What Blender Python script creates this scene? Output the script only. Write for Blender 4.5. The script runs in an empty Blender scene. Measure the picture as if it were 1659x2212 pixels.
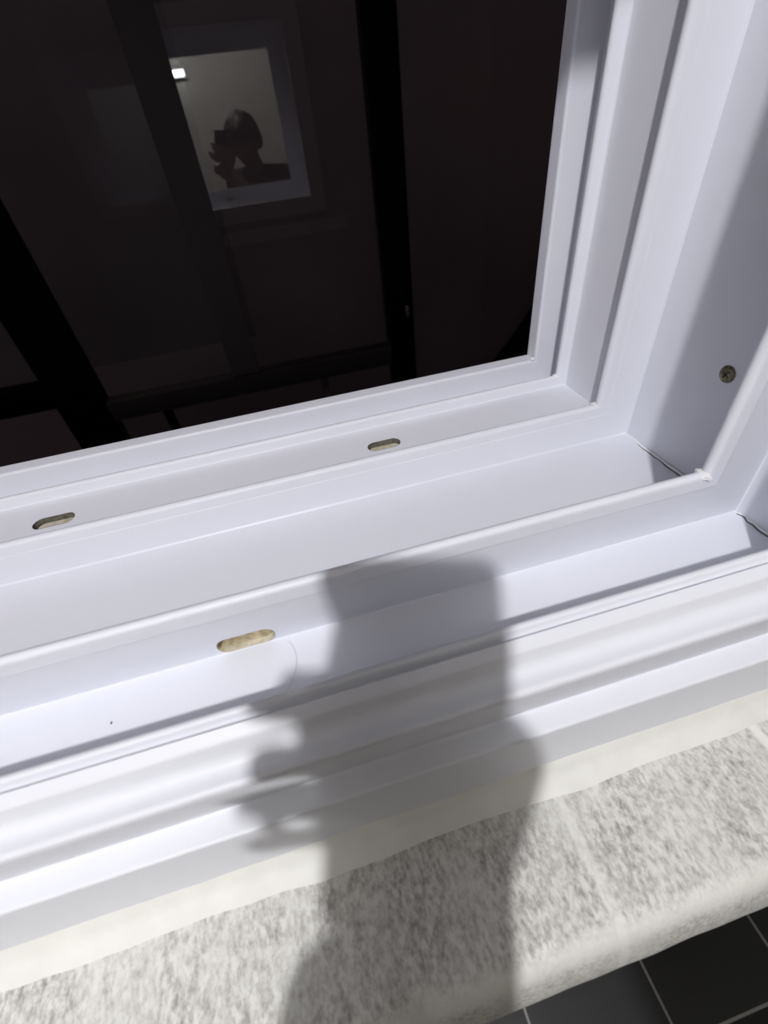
import bpy, bmesh, math, random
from mathutils import Vector, Matrix, noise
random.seed(7)
S = bpy.context.scene
COL = S.collection
H = 0.24            # camera height above the inner rim of the window frame, metres (unit of the profile tables)
CZ = 1.58           # camera height above the floor

# ------------------------------------------------------------------ camera
IX = Vector((0.96174096, -0.25555035, -0.09873373))
IY = Vector((-0.24134843, -0.61978604, -0.74673704))
IZ = Vector((0.12963512, 0.74199682, -0.65775029))
cam_d = bpy.data.cameras.new('camera')
cam = bpy.data.objects.new('camera', cam_d); COL.objects.link(cam)
m = Matrix.Identity(4)
for r in range(3):
    m[r][0] = IX[r]; m[r][1] = -IY[r]; m[r][2] = -IZ[r]
m[2][3] = CZ
cam.matrix_world = m
cam_d.sensor_fit = 'VERTICAL'; cam_d.sensor_height = 36.0
cam_d.lens = 975.96 / 2212 * 36.0
cam_d.clip_start = 0.005; cam_d.clip_end = 50
cam_d.dof.use_dof = True; cam_d.dof.focus_distance = 0.40; cam_d.dof.aperture_fstop = 6.0
S.camera = cam

# ------------------------------------------------------------------ world and exposure
W = bpy.data.worlds.new('night'); S.world = W; W.use_nodes = True
W.node_tree.nodes['Background'].inputs[0].default_value = (0.9, 0.75, 0.8, 1)
W.node_tree.nodes['Background'].inputs[1].default_value = 0.33
S.view_settings.view_transform = 'Standard'; S.view_settings.look = 'None'
S.view_settings.exposure = 0.0; S.view_settings.gamma = 1.0
S.view_settings.use_curve_mapping = False

LAMP = Vector((-0.250, -0.590, CZ + 0.790))
LAMP_STRENGTH = 3050

# ------------------------------------------------------------------ helpers
def mat(name, color, rough=0.5, spec=0.5, metal=0.0):
    mt = bpy.data.materials.new(name); mt.use_nodes = True
    b = mt.node_tree.nodes['Principled BSDF']
    b.inputs['Base Color'].default_value = (*color, 1)
    b.inputs['Roughness'].default_value = rough
    b.inputs['Specular IOR Level'].default_value = spec
    b.inputs['Metallic'].default_value = metal
    return mt

def noisy(name, c1, c2, scale, rough=0.5, bump=0.0, stretch=(1, 1, 1), lo=0.35, hi=0.65, spec=0.5):
    mt = mat(name, c1, rough, spec); nt = mt.node_tree; b = nt.nodes['Principled BSDF']
    tc = nt.nodes.new('ShaderNodeTexCoord'); mp = nt.nodes.new('ShaderNodeMapping')
    mp.inputs['Scale'].default_value = stretch
    nz = nt.nodes.new('ShaderNodeTexNoise'); nz.inputs['Scale'].default_value = scale; nz.inputs['Detail'].default_value = 5
    cr = nt.nodes.new('ShaderNodeValToRGB')
    cr.color_ramp.elements[0].position = lo; cr.color_ramp.elements[0].color = (*c1, 1)
    cr.color_ramp.elements[1].position = hi; cr.color_ramp.elements[1].color = (*c2, 1)
    nt.links.new(tc.outputs['Object'], mp.inputs[0]); nt.links.new(mp.outputs[0], nz.inputs['Vector'])
    nt.links.new(nz.outputs['Fac'], cr.inputs[0]); nt.links.new(cr.outputs[0], b.inputs['Base Color'])
    if bump:
        bp = nt.nodes.new('ShaderNodeBump'); bp.inputs['Strength'].default_value = bump; bp.inputs['Distance'].default_value = 0.002
        nt.links.new(nz.outputs['Fac'], bp.inputs['Height']); nt.links.new(bp.outputs[0], b.inputs['Normal'])
    return mt

def link(name, me, material, parent=None, sharp=35):
    if sharp is not None:
        for p in me.polygons: p.use_smooth = True
        me.set_sharp_from_angle(angle=math.radians(sharp))
    o = bpy.data.objects.new(name, me); COL.objects.link(o)
    if material: me.materials.append(material)
    if parent: o.parent = parent
    return o

def mesh_of(bm, name='m'):
    bmesh.ops.recalc_face_normals(bm, faces=bm.faces[:])
    me = bpy.data.meshes.new(name); bm.to_mesh(me); bm.free(); return me

def box(bm, x0, x1, y0, y1, z0, z1, bev=0.0):
    r = bmesh.ops.create_cube(bm, size=1.0)
    for v in r['verts']:
        v.co = Vector((x0 + (v.co.x + .5) * (x1 - x0), y0 + (v.co.y + .5) * (y1 - y0), z0 + (v.co.z + .5) * (z1 - z0)))
    if bev:
        es = list({e for v in r['verts'] for e in v.link_edges})
        bmesh.ops.bevel(bm, geom=es, offset=bev, segments=3, affect='EDGES', profile=.5)

def box_obj(name, x0, x1, y0, y1, z0, z1, material, parent=None, bev=0.0):
    bm = bmesh.new(); box(bm, x0, x1, y0, y1, z0, z1, bev)
    return link(name, mesh_of(bm, name), material, parent)

def tube_mesh(pts, rad, seg=8):
    bm = bmesh.new(); rings = []
    n = len(pts)
    for i, p in enumerate(pts):
        d = (pts[min(i + 1, n - 1)] - pts[max(i - 1, 0)]).normalized()
        a = d.orthogonal().normalized() if i == 0 else (pa - d * pa.dot(d)).normalized()
        pa = a; b = d.cross(a)
        r = rad[i] if isinstance(rad, (list, tuple)) else rad
        rings.append([bm.verts.new(p + (a * math.cos(t) + b * math.sin(t)) * r) for t in [2 * math.pi * k / seg for k in range(seg)]])
    for i in range(n - 1):
        for k in range(seg):
            bm.faces.new([rings[i][k], rings[i][(k + 1) % seg], rings[i + 1][(k + 1) % seg], rings[i + 1][k]])
    bm.faces.new(rings[0]); bm.faces.new(rings[-1])
    return mesh_of(bm)

def structure(o): o['kind'] = 'structure'; return o
def tag(o, label, cat, group=None):
    o['label'] = label; o['category'] = cat
    if group: o['group'] = group
    return o
def empty(name, loc=(0, 0, 0)):
    o = bpy.data.objects.new(name, None); COL.objects.link(o); o.location = loc; o.empty_display_size = .05
    return o
def Pt(x, y, z): return Vector((x * H, y * H, CZ + z * H))     # profile units -> metres

# ------------------------------------------------------------------ materials
PVC = mat('white_pvc', (0.735, 0.75, 0.82), 0.40, 0.24)
PVC_TRIM = mat('white_trim_pvc', (0.735, 0.75, 0.81), 0.40, 0.24)
SEALANT = noisy('sealant', (0.74, 0.74, 0.71), (0.78, 0.78, 0.75), 60, 0.45, 0.15)
SEAM_W = mat('welded_pvc', (0.80, 0.80, 0.82), 0.45)
SEAM_D = mat('seam_gap', (0.10, 0.10, 0.11), 0.7)
RAW = noisy('raw_beige_edge', (0.42, 0.38, 0.29), (0.66, 0.62, 0.50), 160, 0.6)
RAW_DIRTY = noisy('dirty_beige_edge', (0.24, 0.19, 0.10), (0.62, 0.54, 0.36), 130, 0.6)
SLOT_SHADE = noisy('slot_wall_shade', (0.07, .066, .055), (0.16, .15, .12), 300, 0.7)  # shade inside the upper slots, painted as a dark wall colour
HOLLOW = mat('hollow_dark', (0.05, 0.048, 0.04), 0.8)
BRASS = noisy('tarnished_screw', (0.05, 0.045, 0.025), (0.22, 0.19, 0.11), 500, 0.4); BRASS.node_tree.nodes['Principled BSDF'].inputs['Metallic'].default_value = .6
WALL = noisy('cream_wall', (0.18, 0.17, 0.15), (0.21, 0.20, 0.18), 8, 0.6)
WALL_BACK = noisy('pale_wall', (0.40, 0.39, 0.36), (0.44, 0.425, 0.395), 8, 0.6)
CEIL = mat('ceiling_panel', (0.40, 0.385, 0.36), 0.6)
OUTER = mat('dark_render', (0.12, 0.11, 0.11), 0.9)

def granite():
    mt = mat('speckled_stone', (0.7, 0.7, 0.66), 0.48); nt = mt.node_tree; N = nt.nodes; L = nt.links
    b = N['Principled BSDF']
    tc = N.new('ShaderNodeTexCoord'); mp = N.new('ShaderNodeMapping'); mp.inputs['Scale'].default_value = (1, .55, 1)
    mp.inputs['Rotation'].default_value = (0, 0, 0.12)
    L.new(tc.outputs['Object'], mp.inputs[0])
    def nz(sc, det, lo, hi, rough=.6):
        n = N.new('ShaderNodeTexNoise'); n.inputs['Scale'].default_value = sc; n.inputs['Detail'].default_value = det; n.inputs['Roughness'].default_value = rough
        L.new(mp.outputs[0], n.inputs['Vector'])
        r = N.new('ShaderNodeMapRange'); r.inputs[1].default_value = lo; r.inputs[2].default_value = hi
        L.new(n.outputs['Fac'], r.inputs[0]); return r.outputs[0]
    fine = nz(420, 3, .40, .72); mid = nz(160, 4, .42, .68); big = nz(28, 2, .38, .62)
    mul = N.new('ShaderNodeMath'); mul.operation = 'MULTIPLY_ADD'
    L.new(mid, mul.inputs[0]); mul.inputs[1].default_value = .45; L.new(fine, mul.inputs[2])
    m2 = N.new('ShaderNodeMath'); m2.operation = 'MULTIPLY'; L.new(mul.outputs[0], m2.inputs[0])
    b2 = N.new('ShaderNodeMapRange'); b2.inputs[3].default_value = .55; b2.inputs[4].default_value = 1.0; L.new(big, b2.inputs[0]); L.new(b2.outputs[0], m2.inputs[1])
    mix = N.new('ShaderNodeMix'); mix.data_type = 'RGBA'
    mix.inputs[6].default_value = (0.70, 0.70, 0.67, 1); mix.inputs[7].default_value = (0.30, 0.29, 0.275, 1)
    L.new(m2.outputs[0], mix.inputs[0])
    # pale filled joints across the sill
    sx = N.new('ShaderNodeSeparateXYZ'); L.new(tc.outputs['Object'], sx.inputs[0])
    prev = mix.outputs[2]
    for jx, wd, st in ((0.246, .0030, .9), (0.100, .0026, .5), (-0.044, .003, .25), (-0.182, .0028, .35)):
        d = N.new('ShaderNodeMath'); d.operation = 'SUBTRACT'; L.new(sx.outputs[0], d.inputs[0]); d.inputs[1].default_value = jx
        a = N.new('ShaderNodeMath'); a.operation = 'ABSOLUTE'; L.new(d.outputs[0], a.inputs[0])
        r = N.new('ShaderNodeMapRange'); r.inputs[1].default_value = wd * .7; r.inputs[2].default_value = wd * 1.5
        r.inputs[3].default_value = st; r.inputs[4].default_value = 0; L.new(a.outputs[0], r.inputs[0])
        q = N.new('ShaderNodeMix'); q.data_type = 'RGBA'; q.inputs[7].default_value = (0.80, 0.80, 0.76, 1)
        L.new(r.outputs[0], q.inputs[0]); L.new(prev, q.inputs[6]); prev = q.outputs[2]
    # highlight along the rounded nosing, painted as a pale strip
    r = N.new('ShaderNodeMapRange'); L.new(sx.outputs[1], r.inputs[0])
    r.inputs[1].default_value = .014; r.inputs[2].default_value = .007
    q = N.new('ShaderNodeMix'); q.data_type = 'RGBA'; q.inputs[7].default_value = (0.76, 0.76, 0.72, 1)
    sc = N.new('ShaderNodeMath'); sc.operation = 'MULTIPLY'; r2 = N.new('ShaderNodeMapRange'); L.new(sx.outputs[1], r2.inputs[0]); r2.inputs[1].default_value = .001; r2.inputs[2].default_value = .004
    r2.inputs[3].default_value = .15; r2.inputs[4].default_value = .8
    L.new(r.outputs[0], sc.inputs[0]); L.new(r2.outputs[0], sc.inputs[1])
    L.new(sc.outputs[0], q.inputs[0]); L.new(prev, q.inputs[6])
    L.new(q.outputs[2], b.inputs['Base Color'])
    return mt
GRANITE = granite()

def tile(name, c1, c2, grout, w, h, mortar, loc, rough=0.3):
    mt = mat(name, c1, rough); nt = mt.node_tree
    tc = nt.nodes.new('ShaderNodeTexCoord'); mp = nt.nodes.new('ShaderNodeMapping'); mp.inputs['Location'].default_value = loc
    br = nt.nodes.new('ShaderNodeTexBrick'); br.offset = 0; br.squash = 1
    br.inputs['Color1'].default_value = (*c1, 1); br.inputs['Color2'].default_value = (*c2, 1); br.inputs['Mortar'].default_value = (*grout, 1)
    br.inputs['Scale'].default_value = 1; br.inputs['Mortar Size'].default_value = mortar; br.inputs['Mortar Smooth'].default_value = .1
    br.inputs['Brick Width'].default_value = w; br.inputs['Row Height'].default_value = h
    nt.links.new(tc.outputs['Object'], mp.inputs[0]); nt.links.new(mp.outputs[0], br.inputs['Vector'])
    nt.links.new(br.outputs['Color'], nt.nodes['Principled BSDF'].inputs['Base Color'])
    return mt
TS = 0.302
FLOOR = tile('black_floor_tile', (0.050, 0.052, 0.055), (0.020, 0.021, 0.021), (0.55, 0.54, 0.52), TS, TS, 0.0028,
             (-(0.2992 * CZ) % TS, (0.0965 * CZ) % TS, 0), 0.45)

def glass_mat(name, ior, tint):
    mt = bpy.data.materials.new(name); mt.use_nodes = True; nt = mt.node_tree; nt.nodes.clear()
    out = nt.nodes.new('ShaderNodeOutputMaterial'); mx = nt.nodes.new('ShaderNodeMixShader')
    fr = nt.nodes.new('ShaderNodeFresnel'); fr.inputs['IOR'].default_value = ior
    tr = nt.nodes.new('ShaderNodeBsdfTransparent'); tr.inputs[0].default_value = (*tint, 1)
    gl = nt.nodes.new('ShaderNodeBsdfGlossy'); gl.inputs['Roughness'].default_value = 0.012
    nt.links.new(fr.outputs[0], mx.inputs[0]); nt.links.new(tr.outputs[0], mx.inputs[1]); nt.links.new(gl.outputs[0], mx.inputs[2])
    nt.links.new(mx.outputs[0], out.inputs[0]); return mt
GLASS = glass_mat('pane_glass', 1.75, (.9, .9, .9))
GLASS_DIM = glass_mat('tinted_glass', 1.22, (.85, .88, .9))
BLACK = mat('black_aluminium', (0.003, 0.003, 0.003), 0.6, 0.05)
CHAR = mat('charcoal_blocker', (0.10, 0.092, 0.095), 0.8, 0.0)
DIM = mat('dark_grey_rail', (0.05, 0.045, 0.045), 0.8, 0.0)

# ------------------------------------------------------------------ window opening and its two swept profiles
XR, XL, ZB, ZT = 1.209, -3.1, -1.0, 1.27          # rim rectangle in profile units

def arc(cy, cz, r, a0, a1, n=6):
    return [(cy + r * math.cos(math.radians(a0 + (a1 - a0) * i / n)), cz + r * math.sin(math.radians(a0 + (a1 - a0) * i / n))) for i in range(n + 1)]

def sweep(prof):
    """closed profile of (y, z): z is how far the point stands in from the rim"""
    full = []                                     # holding points keep the long faces flat-shaded
    for (a, b) in zip(prof, prof[1:] + prof[:1]):
        full.append(a); L_ = math.hypot(b[0] - a[0], b[1] - a[1])
        if L_ > .02:
            for t in (.0035 / L_, 1 - .0035 / L_): full.append((a[0] + (b[0] - a[0]) * t, a[1] + (b[1] - a[1]) * t))
    prof = full
    bm = bmesh.new(); rings = []
    for sx, sz in ((1, -1), (1, 1), (-1, 1), (-1, -1)):
        ring = []
        for y, z in prof:
            X_ = XR - z if sx > 0 else XL + z
            Z_ = ZB + z if sz < 0 else ZT - z
            ring.append(bm.verts.new(Pt(X_, y, Z_)))
        rings.append(ring)
    n = len(prof)
    for i in range(4):
        a, b = rings[i], rings[(i + 1) % 4]
        for k in range(n):
            bm.faces.new([a[k], a[(k + 1) % n], b[(k + 1) % n], b[k]])
    return mesh_of(bm, 'window_frame')

FL1, FL2, FL3 = -0.042, -0.130, -0.040            # channel floors: outer, middle, inner
frame_prof = (
    [(2.06, -0.27), (2.06, -0.02)] + arc(2.04, -0.02, 0.02, 0, 90, 3) + arc(1.980, -0.014, 0.014, 90, 180, 4) +
    [(1.962, -0.115), (1.80, -0.120), (1.787, -0.05), (1.785, -0.012)] + arc(1.768, -0.014, 0.017, 0, 180, 8) +
    [(1.748, FL1 + .004), (1.742, FL1), (1.60, FL1 - .004), (1.480, FL1 - .006), (1.468, FL1 + .01), (1.456, 0.000)] +
    arc(1.434, 0.000, 0.020, 0, 180, 8) + [(1.411, -0.022), (1.408, -0.026), (1.390, FL2 + .006), (1.384, FL2)] +
    [(1.10, FL2 - .006), (0.800, FL2 - .006), (0.792, FL2), (0.778, 0.165)] + arc(0.761, 0.167, 0.016, 0, 180, 8) +
    [(0.744, 0.135), (0.747, 0.128), (0.773, FL3 + .004), (0.770, FL3)] +
    [(0.62, FL3 - .003), (0.540, FL3 - .003), (0.535, -0.27)])
trim_prof = (
    [(0.520, -0.20), (0.520, 0.10)] + arc(0.509, 0.118, 0.011, 0, 180, 6)[:6] + [(0.496, 0.113), (0.488, 0.108), (0.4845, 0.121)] +
    arc(0.480, 0.121, 0.005, 90, 150, 2) + [(0.459, 0.117), (0.452, 0.111), (0.443, 0.092), (0.435, 0.078), (0.426, 0.071), (0.414, 0.069)] +
    arc(0.400, 0.056, 0.0145, 80, 195, 7) + [(0.393, 0.035), (0.433, -0.137)] + [(0.428, -0.140)] +
    [(0.382, -0.142)] + arc(0.382, -0.151, 0.009, 90, 175, 4) + [(0.366, -0.345), (0.366, -0.39), (0.50, -0.39)])

win_me = sweep(frame_prof)
# drainage slots are really cut through the profile
def stadium(cx, cy, cz, lx, ly, depth, axis):
    bm = bmesh.new(); pts = []
    r = ly / 2; hx = lx / 2 - r
    for k in range(25):
        t = -math.pi / 2 + math.pi * k / 24; pts.append((hx + r * math.cos(t), r * math.sin(t)))
    for k in range(25):
        t = math.pi / 2 + math.pi * k / 24; pts.append((-hx + r * math.cos(t), r * math.sin(t)))
    vs = []
    for s in (-1, 1):
        ring = []
        for px, py in pts:
            if axis == 'z': ring.append(bm.verts.new(Vector((cx + px, cy + py, cz + s * depth / 2))))
            else: ring.append(bm.verts.new(Vector((cx + px, cy + s * depth / 2, cz + py))))
        vs.append(ring)
    n = len(pts)
    for k in range(n): bm.faces.new([vs[0][k], vs[0][(k + 1) % n], vs[1][(k + 1) % n], vs[1][k]])
    bm.faces.new(vs[0]); bm.faces.new(vs[1])
    return mesh_of(bm)

w_obj = link('window_1', win_me, PVC, sharp=None)
slots = [  # centre (m), length, width, axis
    (Pt(-0.965 * 1.044, 1.598, -1.044), 0.151 * H * 1.02, 0.066 * H, 'z'),
    (Pt(0.304 * 1.044, 1.598, -1.044), 0.140 * H * 1.02, 0.066 * H, 'z'),
    (Pt(-0.277, 0.766, -1.0 + 0.003), 0.150 * H, 0.058 * H, 'y')]
cut = []
for c, lx, ly, ax in slots:
    me = stadium(c.x, c.y, c.z, lx, ly, 0.022 if ax == 'z' else 0.016, ax)
    o = bpy.data.objects.new('cutter', me); COL.objects.link(o); cut.append(o)
    md = w_obj.modifiers.new('b', 'BOOLEAN'); md.object = o; md.solver = 'EXACT'; md.operation = 'DIFFERENCE'
dg = bpy.context.evaluated_depsgraph_get()
new = bpy.data.meshes.new_from_object(w_obj.evaluated_get(dg))
w_obj.modifiers.clear(); w_obj.data = new; new.name = 'window_frame'
for o in cut: bpy.data.objects.remove(o, do_unlink=True)
for p in new.polygons: p.use_smooth = True
new.set_sharp_from_angle(angle=math.radians(28))
structure(w_obj)
WIN = w_obj

def slot_liner(c, lx, ly, ax, mt_wall, k):
    """rim that lines the slot over a beige back"""
    bm = bmesh.new(); r = ly / 2; hx = lx / 2 - r
    pts = []
    for q in range(25):
        t = -math.pi / 2 + math.pi * q / 24; pts.append((hx, 0, math.cos(t), math.sin(t)))
    for q in range(25):
        t = math.pi / 2 + math.pi * q / 24; pts.append((-hx, 0, math.cos(t), math.sin(t)))
    def ringpts(rad, dep):
        out = []
        for x, y, ct, st in pts:
            a, b = x + rad * ct, y + rad * st
            out.append(bm.verts.new(Vector((c.x + a, c.y + b, c.z - dep)) if ax == 'z' else Vector((c.x + a, c.y + dep, c.z + b))))
        return out
    d0 = 0.0004 if ax == 'z' else -0.0006
    R = [ringpts(r * 0.999, d0), ringpts(r * .95, d0 + .0002), ringpts(r * .94, .0072)]
    n = len(pts)
    for i in range(len(R) - 1):
        for q in range(n): bm.faces.new([R[i][q], R[i][(q + 1) % n], R[i + 1][(q + 1) % n], R[i + 1][q]])
    me = mesh_of(bm); o = link('drain_slot', me, mt_wall, WIN)
    me2 = stadium(c.x, c.y + (0 if ax == 'z' else .0072), c.z - (.0072 if ax == 'z' else 0), lx * .97, ly * .9, .0012, ax)
    if ax == 'z': me2.transform(Matrix.Translation((0, 0, .0005)))
    else: me2.transform(Matrix.Translation((0, -.003, 0)))
    o2 = link('slot_bottom', me2, RAW if ax == 'z' else RAW_DIRTY, o); o2['label'] = 'raw beige surface inside the slot'
    return o
for k, (c, lx, ly, ax) in enumerate(slots):
    slot_liner(c, lx, ly, ax, SLOT_SHADE if k < 2 else RAW, k)

# welded corner seams: ragged white flash and a hairline gap
def ragged(p0, p1, n, amp, seed):
    out = []
    for i in range(n + 1):
        t = i / n; p = p0.lerp(p1, t)
        out.append(p + Vector((noise.noise(Vector((t * 7, seed, 0))), 0, noise.noise(Vector((t * 9, seed, 5))) * .4)) * amp)
    return out
def seam(p0, p1, rw, rd, off, seed):
    pts = ragged(p0, p1, 26, 0.0016, seed)
    rads = [rw * (0.65 + 0.6 * abs(noise.noise(Vector((i * .45, seed, 2))))) for i in range(27)]
    o = link('weld_seam', tube_mesh(pts, rads, 8), SEAM_W, WIN)
    pts2 = [p + off + Vector((0.0007 * noise.noise(Vector((i * .6, seed, 9))), 0, 0)) for i, p in enumerate(pts)]
    g = link('seam_gap', tube_mesh(pts2, rd, 6), SEAM_D, o); g['label'] = 'dark hairline gap beside the seam'
seam(Pt(XR - FL2 - .002, 1.378, ZB + FL2 - .003), Pt(XR - FL2 - .002, 0.81, ZB + FL2 - .001), 0.0016, 0.00050, Vector((-.0016, 0, -.0002)), 1.3)
seam(Pt(XR - FL3, 0.762, ZB + FL3), Pt(XR - FL3, 0.56, ZB + FL3), 0.0013, 0.0005, Vector((-.0016, 0, 0)), 4.7)
def blob(c, r, seed, sc=(1, 1, 1)):
    bm = bmesh.new(); bmesh.ops.create_icosphere(bm, subdivisions=3, radius=r)
    for v in bm.verts:
        v.co *= 1 + .45 * noise.noise(v.co / r * 1.1 + Vector((seed, 0, 0)))
        v.co = Vector((v.co.x * sc[0], v.co.y * sc[1], v.co.z * sc[2])) + c
    link('weld_bead', mesh_of(bm), SEAM_W, WIN)
blob(Pt(XR - .002, 1.768, ZB - .0), .0032, 1, (1, 1.1, .8))
blob(Pt(XR - .018, 1.441, ZB + .012), .0042, 3, (.9, 1.3, .7))
blob(Pt(XR - .182, 0.761, ZB + .175), .0040, 5, (1.0, 1.5, .6))
blob(Pt(XR - .010, 1.975, ZB + .006), .0026, 8, (1, 1, .7))

# screw in the jamb channel
def screw():
    c = Pt(XR - FL2 + .006, 1.060, -0.727)
    bm = bmesh.new(); rings = []
    R = 0.0066
    prof = [(R * 1.0, 0.0), (R * .97, .0005), (R * .7, .0012), (R * .35, .0015)]
    for rr, dx in prof:
        rings.append([bm.verts.new(c + Vector((-dx - .0004, rr * math.cos(t), rr * math.sin(t)))) for t in [2 * math.pi * k / 32 for k in range(32)]])
    for i in range(3):
        for k in range(32): bm.faces.new([rings[i][k], rings[i][(k + 1) % 32], rings[i + 1][(k + 1) % 32], rings[i + 1][k]])
    bm.faces.new(rings[-1])
    s = link('screw', mesh_of(bm), BRASS, WIN); s['label'] = 'tarnished cross-head screw in the right jamb'
    for a in (0.5, 0.5 + math.pi / 2):
        bm = bmesh.new(); box(bm, -.0004, .0004, -.0032, .0032, -.0007, .0007)
        me = mesh_of(bm); me.transform(Matrix.Translation(c + Vector((-.0017, 0, 0))) @ Matrix.Rotation(a, 4, 'X'))
        if a == .5: first = me
        else:
            bm = bmesh.new(); bm.from_mesh(first); bm.from_mesh(me)
            d = link('cross_recess', mesh_of(bm), HOLLOW, s)
screw()

TRIM = structure(link('trim_1', sweep(trim_prof), PVC_TRIM, sharp=40))

# sealant between frame and stone
SZ = -0.400          # top of the stone (profile z)
bm = bmesh.new(); prof = [(0.376, -0.325), (0.3655, -0.335), (0.354, -0.360), (0.336, -0.382), (0.310, -0.396), (0.297, -0.412), (0.376, -0.412)]
rings = []; n = 160
for i in range(n + 1):
    x = -3.3 + 5.1 * i / n
    wob = .010 * noise.noise(Vector((x * 3.1, 0, 0))) + .004 * noise.noise(Vector((x * 11, 3, 0)))
    rings.append([bm.verts.new(Pt(x, y + (wob if 0 < k < 6 else 0) * (1 if k > 2 else .6), -1 + z + (.006 * noise.noise(Vector((x * 4, 8, 0))) if k == 1 else 0))) for k, (y, z) in enumerate(prof)])
for i in range(n):
    for k in range(len(prof)):
        bm.faces.new([rings[i][k], rings[i][(k + 1) % 7], rings[i + 1][(k + 1) % 7], rings[i + 1][k]])
bm.faces.new(rings[0]); bm.faces.new(rings[-1])
structure(link('trim_2', mesh_of(bm), SEALANT, sharp=50))

# stone sill with rounded nosing
bm = bmesh.new(); rings = []
top = -1 + SZ
sp = [(2.06, top), (0.30, top), (0.16, top), (0.075, top - .002), (0.052, top - .005), (0.036, top - .012), (0.020, top - .030), (0.006, top - .060), (-0.004, top - .095), (-0.014, top - .14), (-0.018, top - .17), (-0.012, top - .20), (0.0, top - .215), (2.06, top - .215)]
n = 240
for i in range(n + 1):
    x = -3.45 + 5.3 * i / n
    chip = max(0, 1 - abs(x + 0.055) / .035) * .020 + max(0, 1 - abs(x + .09) / .02) * .012
    ring = []
    for k, (y, z) in enumerate(sp):
        wv = (.0018 * noise.noise(Vector((x * 9, k * .6, 0)))) if 3 <= k <= 11 else 0
        ring.append(bm.verts.new(Pt(x, y + wv + (chip if 4 <= k <= 8 else 0), z - (chip * .7 if 3 <= k <= 7 else 0))))
    rings.append(ring)
for i in range(n):
    for k in range(len(sp)):
        k2 = (k + 1) % len(sp)
        bm.faces.new([rings[i][k], rings[i][k2], rings[i + 1][k2], rings[i + 1][k]])
bm.faces.new(rings[0]); bm.faces.new(rings[-1])
sill = link('window_sill', mesh_of(bm), GRANITE, sharp=50)
tag(sill, 'speckled grey and white stone windowsill with a rounded front edge, its highlight painted pale', 'windowsill')

# ------------------------------------------------------------------ room
RX0, RX1, RY0 = -1.15, 1.05, -1.45
CEILZ = CZ + 0.85
WY0, WY1 = 0.10 * H, 2.04 * H
ox0, ox1, oz0, oz1 = (XL - .268) * H, (XR + .268) * H, CZ + (ZB - .60) * H, CZ + (ZT + .268) * H
bm = bmesh.new()
box(bm, RX0 - .1, RX1 + .1, WY0, WY1, 0, oz0)
box(bm, RX0 - .1, RX1 + .1, WY0, WY1, oz1, 2.6)
box(bm, ox1, RX1 + .1, WY0, WY1, oz0, oz1)
if ox0 > RX0 - .1: box(bm, RX0 - .1, ox0, WY0, WY1, oz0, oz1)
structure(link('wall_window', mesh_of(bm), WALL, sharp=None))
bm = bmesh.new()
box(bm, -4, RX0 - .101, WY0 + .2, WY1, 0, 3.4)
box(bm, RX1 + .101, 4.5, WY0 + .2, WY1, 0, 3.4)
box(bm, RX0 - .101, RX1 + .101, WY0 + .2, WY1, 2.601, 3.4)
structure(link('wall_outside', mesh_of(bm), OUTER, sharp=None))
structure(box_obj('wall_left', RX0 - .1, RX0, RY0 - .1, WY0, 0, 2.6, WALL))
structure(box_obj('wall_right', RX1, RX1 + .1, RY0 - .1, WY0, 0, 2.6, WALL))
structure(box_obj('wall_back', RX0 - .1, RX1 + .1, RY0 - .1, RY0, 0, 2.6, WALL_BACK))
structure(box_obj('floor', RX0 - .1, RX1 + .1, RY0 - .1, WY0 + .02, -.1, 0, FLOOR))
structure(box_obj('ceiling', RX0 - .1, RX1 + .1, RY0 - .1, WY0, CEILZ, CEILZ + .08, CEIL))

# ceiling lamp (throws the hand's shadow)
def emit(name, col, st):
    mt = bpy.data.materials.new(name); mt.use_nodes = True; nt = mt.node_tree; nt.nodes.clear()
    o = nt.nodes.new('ShaderNodeOutputMaterial'); e = nt.nodes.new('ShaderNodeEmission')
    e.inputs[0].default_value = (*col, 1); e.inputs[1].default_value = st; nt.links.new(e.outputs[0], o.inputs[0]); return mt
lamp = empty('ceiling_lamp', (LAMP.x, LAMP.y, CEILZ))
tag(lamp, 'small bare bulb under the ceiling that lights the windowsill', 'lamp')
def lathe(name, prof, material, parent, seg=32):
    bm = bmesh.new(); R = []
    for r, z in prof: R.append([bm.verts.new((r * math.cos(2 * math.pi * k / seg), r * math.sin(2 * math.pi * k / seg), z)) for k in range(seg)])
    for i in range(len(R) - 1):
        for k in range(seg): bm.faces.new([R[i][k], R[i][(k + 1) % seg], R[i + 1][(k + 1) % seg], R[i + 1][k]])
    bm.faces.new(R[0]); bm.faces.new(R[-1])
    return link(name, mesh_of(bm), material, parent)
lathe('lamp_base', [(.045, 0), (.045, -.012), (.030, -.020), (.018, -.036), (.001, -.036)], PVC_TRIM, lamp)
bz = LAMP.z - CEILZ
lathe('bulb', [(.001, bz - .021)] + [(.021 * math.cos(a), bz + .021 * math.sin(a)) for a in [math.radians(-80 + 16 * k) for k in range(10)]] + [(.008, bz + .02)], emit('bulb_glow', (1.0, 0.985, 0.99), LAMP_STRENGTH), lamp)

# small lit wall lamp far behind, the bright spot in the reflection
YM = 6.2 * H
yb = RY0 + .02
Yv = 2 * YM - yb
lx, lz = -0.0508 * Yv, 0.0766 * Yv
wl = empty('wall_lamp', (lx, RY0, CZ + lz))
tag(wl, 'small bright rectangular wall lamp reflected in the dark glass', 'lamp')
o = box_obj('lamp_housing', -.046, .046, .002, .028, -.024, .024, PVC_TRIM, wl, .003)
o = box_obj('lamp_panel', -.036, .036, .024, .044, -.016, .016, emit('panel_glow', (.95, 1.0, 1.0), 45), wl)

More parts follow.
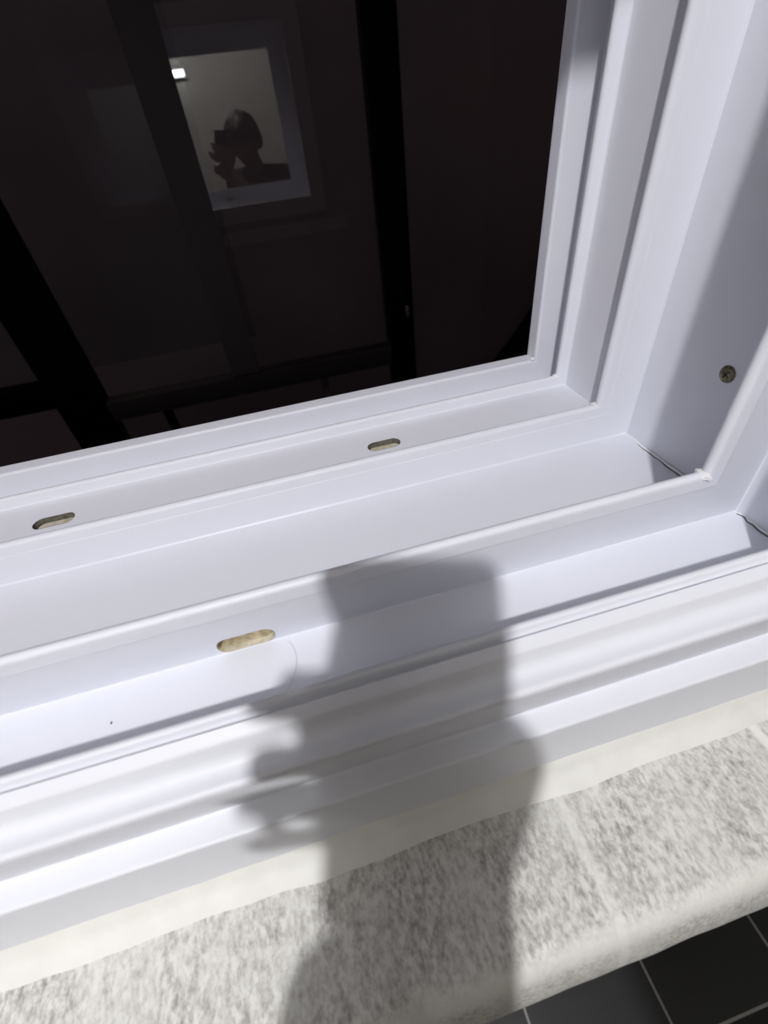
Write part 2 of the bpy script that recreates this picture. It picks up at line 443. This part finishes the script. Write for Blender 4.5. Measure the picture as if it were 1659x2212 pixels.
# ------------------------------------------------------------------ small marks on the frame
hairpts = []
P0, P1, P2, P3 = Pt(-0.177, .757, -1.036), Pt(-.15, .72, -1.036), Pt(-.15, .66, -1.038), Pt(-.20, .605, -1.038)
for i in range(25):
    t = i / 24; hairpts.append(P0 * (1 - t) ** 3 + P1 * 3 * t * (1 - t) ** 2 + P2 * 3 * t * t * (1 - t) + P3 * t ** 3 + Vector((0, 0, .0001)))
tag(link('hair', tube_mesh(hairpts, .00007, 6), mat('hair_strand', (.30, .28, .26), .5)), 'single fine curved hair lying on the white inner track beside the front slot', 'hair')
bm = bmesh.new(); bmesh.ops.create_icosphere(bm, subdivisions=2, radius=.0006)
for v in bm.verts: v.co = Vector((v.co.x, v.co.y * 1.6, v.co.z * .5)) + Pt(-.62, .668, -1.0425 + .001)
tag(link('dust_speck', mesh_of(bm), mat('dust', (.12, .11, .10), .8)), 'tiny dark speck on the white inner track at left', 'dust')

# ------------------------------------------------------------------ dark glazed front across the yard
GF = empty('glazed_partition', (0, YM, 0))
tag(GF, 'black framed glazed doors standing in the dark beyond the window', 'glazed door')
def bar(name, a, b, z0, z1, yy, material=BLACK, dep=.05):
    return box_obj(name, a * yy, b * yy, yy - YM - .006, yy - YM + dep, CZ + z0 * yy, CZ + z1 * yy, material, GF, .002)
ztop, zbot = 1.0, -CZ / YM
bar('stile', -.478, -.386, zbot, ztop, YM)
bar('stile', .241, .298, zbot, ztop, YM)
bar('stile', -.1176, -.0585, -.395, ztop, YM, CHAR, .012)['label'] = 'narrow charcoal strip added to block the reflection'  # added strip that cuts off the left side of the reflected opening
bar('rail', -1.2, -.478, -.388, -.337, YM)
bar('rail', -.386, .241, -.440, -.398, YM, DIM)
bar('rail', .298, 1.6, -.66, -.60, YM, DIM)
bar('mullion', -.285, -.268, zbot, -.44, YM, BLACK, .02)
bar('mullion', .07, .085, zbot, -.44, YM, DIM, .02)
def pane(a, b, z0, z1, yy, material):
    return box_obj('glass_pane', a * YM, b * YM, yy - YM + .004, yy - YM + .005, CZ + z0 * YM, CZ + z1 * YM, material, GF)
def flat_pane(a, b, z0, z1, yoff, material):
    bm = bmesh.new(); box(bm, a * YM, b * YM, yoff, yoff + .005, CZ + z0 * YM, CZ + z1 * YM)
    return link('glass_pane', mesh_of(bm), material, GF, sharp=None)
flat_pane(-.0585, .241, -.40, ztop, .0, GLASS)
flat_pane(.298, 1.6, zbot, ztop, .0, GLASS)
flat_pane(-.386, .241, zbot, -.44, .0, GLASS)
flat_pane(-.50, -.06, -.42, ztop, 1.9 * H, GLASS_DIM)
flat_pane(-1.2, -.478, -.337, ztop, .01, GLASS_DIM)
lt = box_obj('latch', .279 * YM, .285 * YM, -.022, -.006, CZ - .338 * YM, CZ - .315 * YM, mat('latch_metal', (.35, .35, .35), .3, .5, .8), GF, .002)
lt['label'] = 'small grey metal latch'
structure(box_obj('wall_far', -4, 4.5, YM + .9, YM + 1.0, -.1, 4, noisy('brown_wall', (0.20, 0.17, 0.18), (0.27, 0.22, 0.225), 1.3, 0.9)))
structure(box_obj('floor_outside', -4, 4.5, WY1, YM + 1.0, -.12, 0, OUTER))

# ------------------------------------------------------------------ phone
def Q(u, v, w): return Vector((0, 0, CZ)) + IX * u - IY * v + IZ * w     # phone frame: u right, v up, w forward
PH = empty('smartphone', Q(-.024, -.066, -.007))
tag(PH, 'dark smartphone held up at the window by the person, its camera towards the sill', 'phone')
rot = Matrix(((IX.x, -IY.x, IZ.x), (IX.y, -IY.y, IZ.y), (IX.z, -IY.z, IZ.z))).to_4x4()
PHI = Matrix.Translation(PH.location) @ rot
U0, U1, V0, V1 = -.065, .019, -.149, .014
def ph_part(name, u0, u1, v0, v1, w0, w1, material, bev):
    bm = bmesh.new(); box(bm, u0, u1, v0, v1, w0, w1)
    es = [e for e in bm.edges if abs((e.verts[0].co - e.verts[1].co).z) > 1e-4] if bev else []
    if es: bmesh.ops.bevel(bm, geom=es, offset=bev, segments=6, affect='EDGES', profile=.5)
    me = mesh_of(bm); me.transform(rot); me.transform(Matrix.Translation(Vector((0, 0, CZ)) - PH.location))
    return link(name, me, material, PH)
ph_part('phone_body', U0, U1, V0, V1, -.0115, -.0035, mat('phone_shell', (.03, .03, .035), .3), .009)
ph_part('screen', U0 + .003, U1 - .003, V0 + .004, V1 - .004, -.0119, -.0114, mat('screen_glass', (.02, .02, .02), .08), .006)
ph_part('camera_plate', -.010, .010, -.030, .010, -.0036, -.0022, mat('lens_plate', (.01, .01, .01), .15), .005)

# ------------------------------------------------------------------ the person taking the picture
SKIN = noisy('skin', (.15, .095, .07), (.18, .115, .085), 30, .5)
SHIRT = noisy('black_cotton', (.012, .012, .013), (.02, .02, .022), 200, .9)
TROUS = noisy('dark_denim', (.02, .025, .04), (.03, .035, .05), 300, .9)
HAIR = noisy('black_hair', (.006, .005, .005), (.02, .016, .014), 120, .6, .6, (1, 1, .2))

def skin_mesh(chains, sub=2):
    """chains: list of lists of (point, radius); points shared by position become one vertex"""
    vs, rs, es, idx = [], [], [], {}
    for ch in chains:
        pv = None
        for p, r in ch:
            key = (round(p.x, 4), round(p.y, 4), round(p.z, 4))
            if key not in idx: idx[key] = len(vs); vs.append(p); rs.append(r)
            i = idx[key]
            if pv is not None and pv != i: es.append((pv, i))
            pv = i
    me = bpy.data.meshes.new('sk'); me.from_pydata([tuple(v) for v in vs], es, [])
    o = bpy.data.objects.new('sk', me); COL.objects.link(o)
    o.modifiers.new('Skin', 'SKIN')
    sv = me.skin_vertices[0].data
    for i, r in enumerate(rs):
        sv[i].radius = (r, r) if not isinstance(r, tuple) else r
    sv[0].use_root = True
    s = o.modifiers.new('sub', 'SUBSURF'); s.levels = sub
    dg = bpy.context.evaluated_depsgraph_get(); dg.update()
    out = bpy.data.meshes.new_from_object(o.evaluated_get(dg))
    bpy.data.objects.remove(o, do_unlink=True)
    return out

def remesh(me, vox, smooth=4):
    o = bpy.data.objects.new('rm', me); COL.objects.link(o)
    r = o.modifiers.new('r', 'REMESH'); r.mode = 'VOXEL'; r.voxel_size = vox
    s = o.modifiers.new('s', 'SMOOTH'); s.factor = .5; s.iterations = smooth
    dg = bpy.context.evaluated_depsgraph_get(); dg.update()
    out = bpy.data.meshes.new_from_object(o.evaluated_get(dg))
    bpy.data.objects.remove(o, do_unlink=True); return out

def capsules(chains):
    """closed, overlapping rounded limbs; radius may be (across, front to back, up)"""
    bm = bmesh.new()
    base = bmesh.new(); bmesh.ops.create_icosphere(base, subdivisions=3, radius=1.0)
    bv = [v.co.copy() for v in base.verts]; bf = [[v.index for v in f.verts] for f in base.faces]; base.free()
    vs, fs = [], []
    for ch in chains:
        for (p, r), (q, t) in zip(ch, ch[1:]):
            r = r if isinstance(r, tuple) else (r, r, r); t = t if isinstance(t, tuple) else (t, t, t)
            n = max(2, int((q - p).length / (min(r + t) * .30)))
            for i in range(n + 1):
                k = i / n; c = p.lerp(q, k); rr = [r[j] * (1 - k) + t[j] * k for j in range(3)]
                o = len(vs)
                vs += [tuple(c + ax * (v.x * rr[0]) + ay * (v.y * rr[1]) + Vector((0, 0, v.z * rr[2]))) for v in bv]
                fs += [[o + j for j in f] for f in bf]
    me = bpy.data.meshes.new('c'); me.from_pydata(vs, [], fs); bm.free(); return me

V = lambda x, y, z: Vector((x, y, CZ + z))
# joints (relative to the camera height)
HEAD = V(.076, -.44, -.035)
yaw = math.radians(30)
sh_c = V(.130, -.50, -.222)
ax = Vector((math.cos(yaw), math.sin(yaw), 0)); ay = Vector((-math.sin(yaw), math.cos(yaw), 0))
R_sh = sh_c + ax * .175; L_sh = sh_c - ax * .175
pel = V(.15, -.56, -.70)
R_el = V(.150, -.235, -.345)
wr = Q(-.010, -.222, -.018)
palm = Q(-.004, -.190, -.002)
L_el = L_sh + Vector((-.03, -.03, -.29)); L_wr = L_el + Vector((.0, .05, -.25))

def leg(sx):
    hp = pel + ax * (.09 * sx) + Vector((0, 0, -.04))
    kn = Vector((hp.x + .01 * sx, hp.y + .03, .48)); an = Vector((hp.x + .01 * sx, hp.y - .01, .09))
    toe = an + Vector((.02 * sx, .17, -.055)); heel = an + Vector((0, -.04, -.05))
    return [[(pel, .12), (hp, .095), (hp.lerp(kn, .5), .078), (kn, .056), (kn.lerp(an, .35), .055), (an, .036), (an + Vector((0, .05, -.04)), .036), (toe, .026)], [(an, .036), (heel, .032)]], hp, kn, an
lr, hpR, knR, anR = leg(1); ll, hpL, knL, anL = leg(-1)
chest = V(.138, -.52, -.36); belly = V(.147, -.545, -.54)
neck0 = V(.115, -.49, -.185); neck1 = V(.095, -.46, -.12)
TX = (.150, .095, .10)
body_ch = [[(pel, (.155, .105, .10)), (belly, (.135, .090, .10)), (chest, (.155, .105, .10)), (sh_c, (.120, .075, .055)), (neck0, .056), (neck1, .052), (HEAD, .055)],
           [(sh_c, .065), (R_sh, .052), (R_sh.lerp(R_el, .5), .045), (R_el, .036), (R_el.lerp(wr, .3), .038), (wr, .025), (palm, .020)],
           [(sh_c, .065), (L_sh, .052), (L_sh.lerp(L_el, .5), .045), (L_el, .036), (L_el.lerp(L_wr, .3), .038), (L_wr, .024), (L_wr + Vector((.0, .02, -.07)), (.020, .034, .04))]] + lr + ll
body = capsules(body_ch)

def head_mesh(c):
    bm = bmesh.new(); bmesh.ops.create_icosphere(bm, subdivisions=6, radius=1.0)
    g = lambda x, s: math.exp(-(x / s) ** 2)
    for v in bm.verts:
        x, y, z = v.co
        p = Vector((x * .076, y * .096, z * .118))
        if z < 0: p.x *= 1 - .28 * (-z) ** 1.5; p.y *= 1 - .10 * (-z)
        if y > 0:
            p.y += .020 * g(p.x, .011) * g(p.z + .020, .016) + .008 * g(p.x, .008) * g(p.z + .002, .022)      # nose
            p.y -= .010 * (g(p.x - .031, .014) + g(p.x + .031, .014)) * g(p.z - .006, .011)                  # eye sockets
            p.y += .005 * (g(p.x - .031, .009) + g(p.x + .031, .009)) * g(p.z - .006, .006)                  # eyelids
            p.y += .005 * g(abs(p.x) - .028, .020) * g(p.z - .026, .008)                                     # brow
            p.y += .006 * g(p.x, .018) * g(p.z + .052, .006) + .006 * g(p.x, .016) * g(p.z + .062, .006)     # lips
            p.y -= .004 * g(p.x, .022) * g(p.z + .057, .002)
            p.y += .010 * g(p.x, .022) * g(p.z + .092, .014)                                                 # chin
        v.co = p
    for s in (-1, 1):
        r = bmesh.ops.create_icosphere(bm, subdivisions=3, radius=1.0)
        for v in r['verts']:
            q = v.co.copy(); v.co = Vector((s * (.076 + q.x * .008 + .006 * abs(q.y)), -.008 + q.y * .018, -.008 + q.z * .031))
    me = mesh_of(bm)
    me.transform(Matrix.Translation(c) @ Matrix.Rotation(math.radians(-8), 4, 'X') @ Matrix.Rotation(math.radians(6), 4, 'Z'))
    return me
hm = head_mesh(HEAD)

# right hand: fingers close around the back of the phone, thumb on the near side
def fchain(pts, rads): return [(p, r) for p, r in zip(pts, rads)]
fing = []
for i, (v0, vt, tipu) in enumerate(((-.056, -.048, -.082), (-.078, -.071, -.078), (-.100, -.094, -.094), (-.120, -.116, -.090))):
    s = (.95, 1.0, 1.05, .90)[i]; mid = min(-.066, tipu + .008)
    fing.append([[(Q(.010, -.100 - .008 * i, .017), .012), (Q(.010, v0 - .008, .014), .0105 * s), (Q(-.008, v0 - .002, .0115), .0095 * s),
                  (Q(-.038, vt - .002, .009), .0088 * s), (Q(mid, vt, .0075), .0084 * s), (Q(tipu, vt + .002, -.001), .0080 * s), (Q(tipu + .001, vt + .003, -.009), .0072 * s)]])
thumb = [[(Q(.008, -.140, .014), .015), (Q(.026, -.110, .008), .013), (Q(.032, -.086, -.006), .0110), (Q(.022, -.066, -.0215), .0095), (Q(.010, -.054, -.0215), .0085)]]
palm_m = [[(wr, .034), (Q(-.002, -.186, .002), .036), (Q(.006, -.132, .021), .0235), (Q(.008, -.092, .018), .017)], [(Q(-.002, -.186, .002), .036), (Q(-.050, -.180, .002), .029), (Q(-.076, -.174, .0), .023)]]
hands = [skin_mesh(f, 2) for f in fing] + [skin_mesh(thumb, 2), skin_mesh(palm_m, 2)]
# left hand, relaxed
lp = L_wr + Vector((0, .02, -.07))
for i in range(4):
    b = lp + Vector((0, -.012 + .0 * i, 0)) + Vector((0, (i - 1.5) * .019, -.01)); ln = (.075, .085, .08, .062)[3 - i]
    hands.append(skin_mesh([[(b, .011), (b + Vector((.004, 0, -ln * .5)), .0095), (b + Vector((.014, .003, -ln * .8)), .0085), (b + Vector((.026, .005, -ln)), .0072)]], 2))
hands.append(skin_mesh([[(L_wr + Vector((0, .03, -.03)), .014), (L_wr + Vector((.01, .055, -.06)), .012), (L_wr + Vector((.014, .062, -.095)), .009)]], 2))

bm = bmesh.new()
for me in [body, hm] + hands: bm.from_mesh(me)
bmesh.ops.recalc_face_normals(bm, faces=bm.faces[:])
me = bpy.data.meshes.new('person'); bm.to_mesh(me); bm.free()
me = remesh(me, .0035, 3); me.name = 'person'; me.materials.clear()
PERSON = link('person', me, SKIN, sharp=180)
tag(PERSON, 'person in a black short-sleeved shirt with short black hair, photographing the window', 'person')

shirt_ch = [[(V(.150, -.55, -.62), (.165, .118, .04)), (belly, (.155, .110, .10)), (chest, (.168, .118, .10)), (sh_c, (.130, .088, .063)), (neck0 + Vector((0, 0, -.035)), .066)],
            [(sh_c, .076), (R_sh, .064), (R_sh.lerp(R_el, .35), .060), (R_sh.lerp(R_el, .60), .062)],
            [(sh_c, .076), (L_sh, .064), (L_sh.lerp(L_el, .35), .060), (L_sh.lerp(L_el, .60), .062)]]
sm = remesh(capsules(shirt_ch), .006, 3); sm.materials.clear()
link('shirt', sm, SHIRT, PERSON, sharp=180)
tr_ch = []
for hp, kn, an in ((hpR, knR, anR), (hpL, knL, anL)):
    tr_ch.append([(pel + Vector((0, 0, .06)), (.150, .110, .06)), (pel, (.168, .128, .10)), (pel.lerp(hp, .7) + Vector((0, 0, -.05)), .118), (hp, .112), (hp.lerp(kn, .5), .090), (kn, .070), (kn.lerp(an, .4), .066), (an + Vector((0, 0, .01)), .055)])
tm = remesh(capsules(tr_ch), .006, 3); tm.materials.clear()
link('trousers', tm, TROUS, PERSON, sharp=180)

# hair: a cap of short locks with a fringe falling over the forehead
bm = bmesh.new()
r = bmesh.ops.create_icosphere(bm, subdivisions=5, radius=1.0)
for v in bm.verts:
    x, y, z = v.co
    k = 1 + .07 * noise.noise(Vector((x * 4, y * 4, z * 2))) + .03 * noise.noise(v.co * 11)
    p = Vector((x * .102 * k, y * .118 * k - .004, z * .122 * k + .010))
    lim = -.045 if y < .1 else .022 + .02 * (y > .5) + .014 * noise.noise(Vector((x * 9, 0, 0)))
    if p.z < lim: p.z = lim + (p.z - lim) * .10; p.x *= .88; p.y *= .88
    v.co = p
for i in range(26):
    a = -1.15 + 2.3 * i / 25
    root = Vector((math.sin(a) * .088, math.cos(a) * .106, .050)); tip = Vector((math.sin(a - .12) * .090, math.cos(a - .12) * .112, .016 - .018 * random.random()))
    t = tube_mesh([root, root.lerp(tip, .5) + Vector((0, .006, .002)), tip], [.008, .007, .0012], 6); bm.from_mesh(t)
me = mesh_of(bm); me.transform(Matrix.Translation(HEAD) @ Matrix.Rotation(math.radians(-8), 4, 'X') @ Matrix.Rotation(math.radians(6), 4, 'Z'))
link('hair', me, HAIR, PERSON, sharp=60)
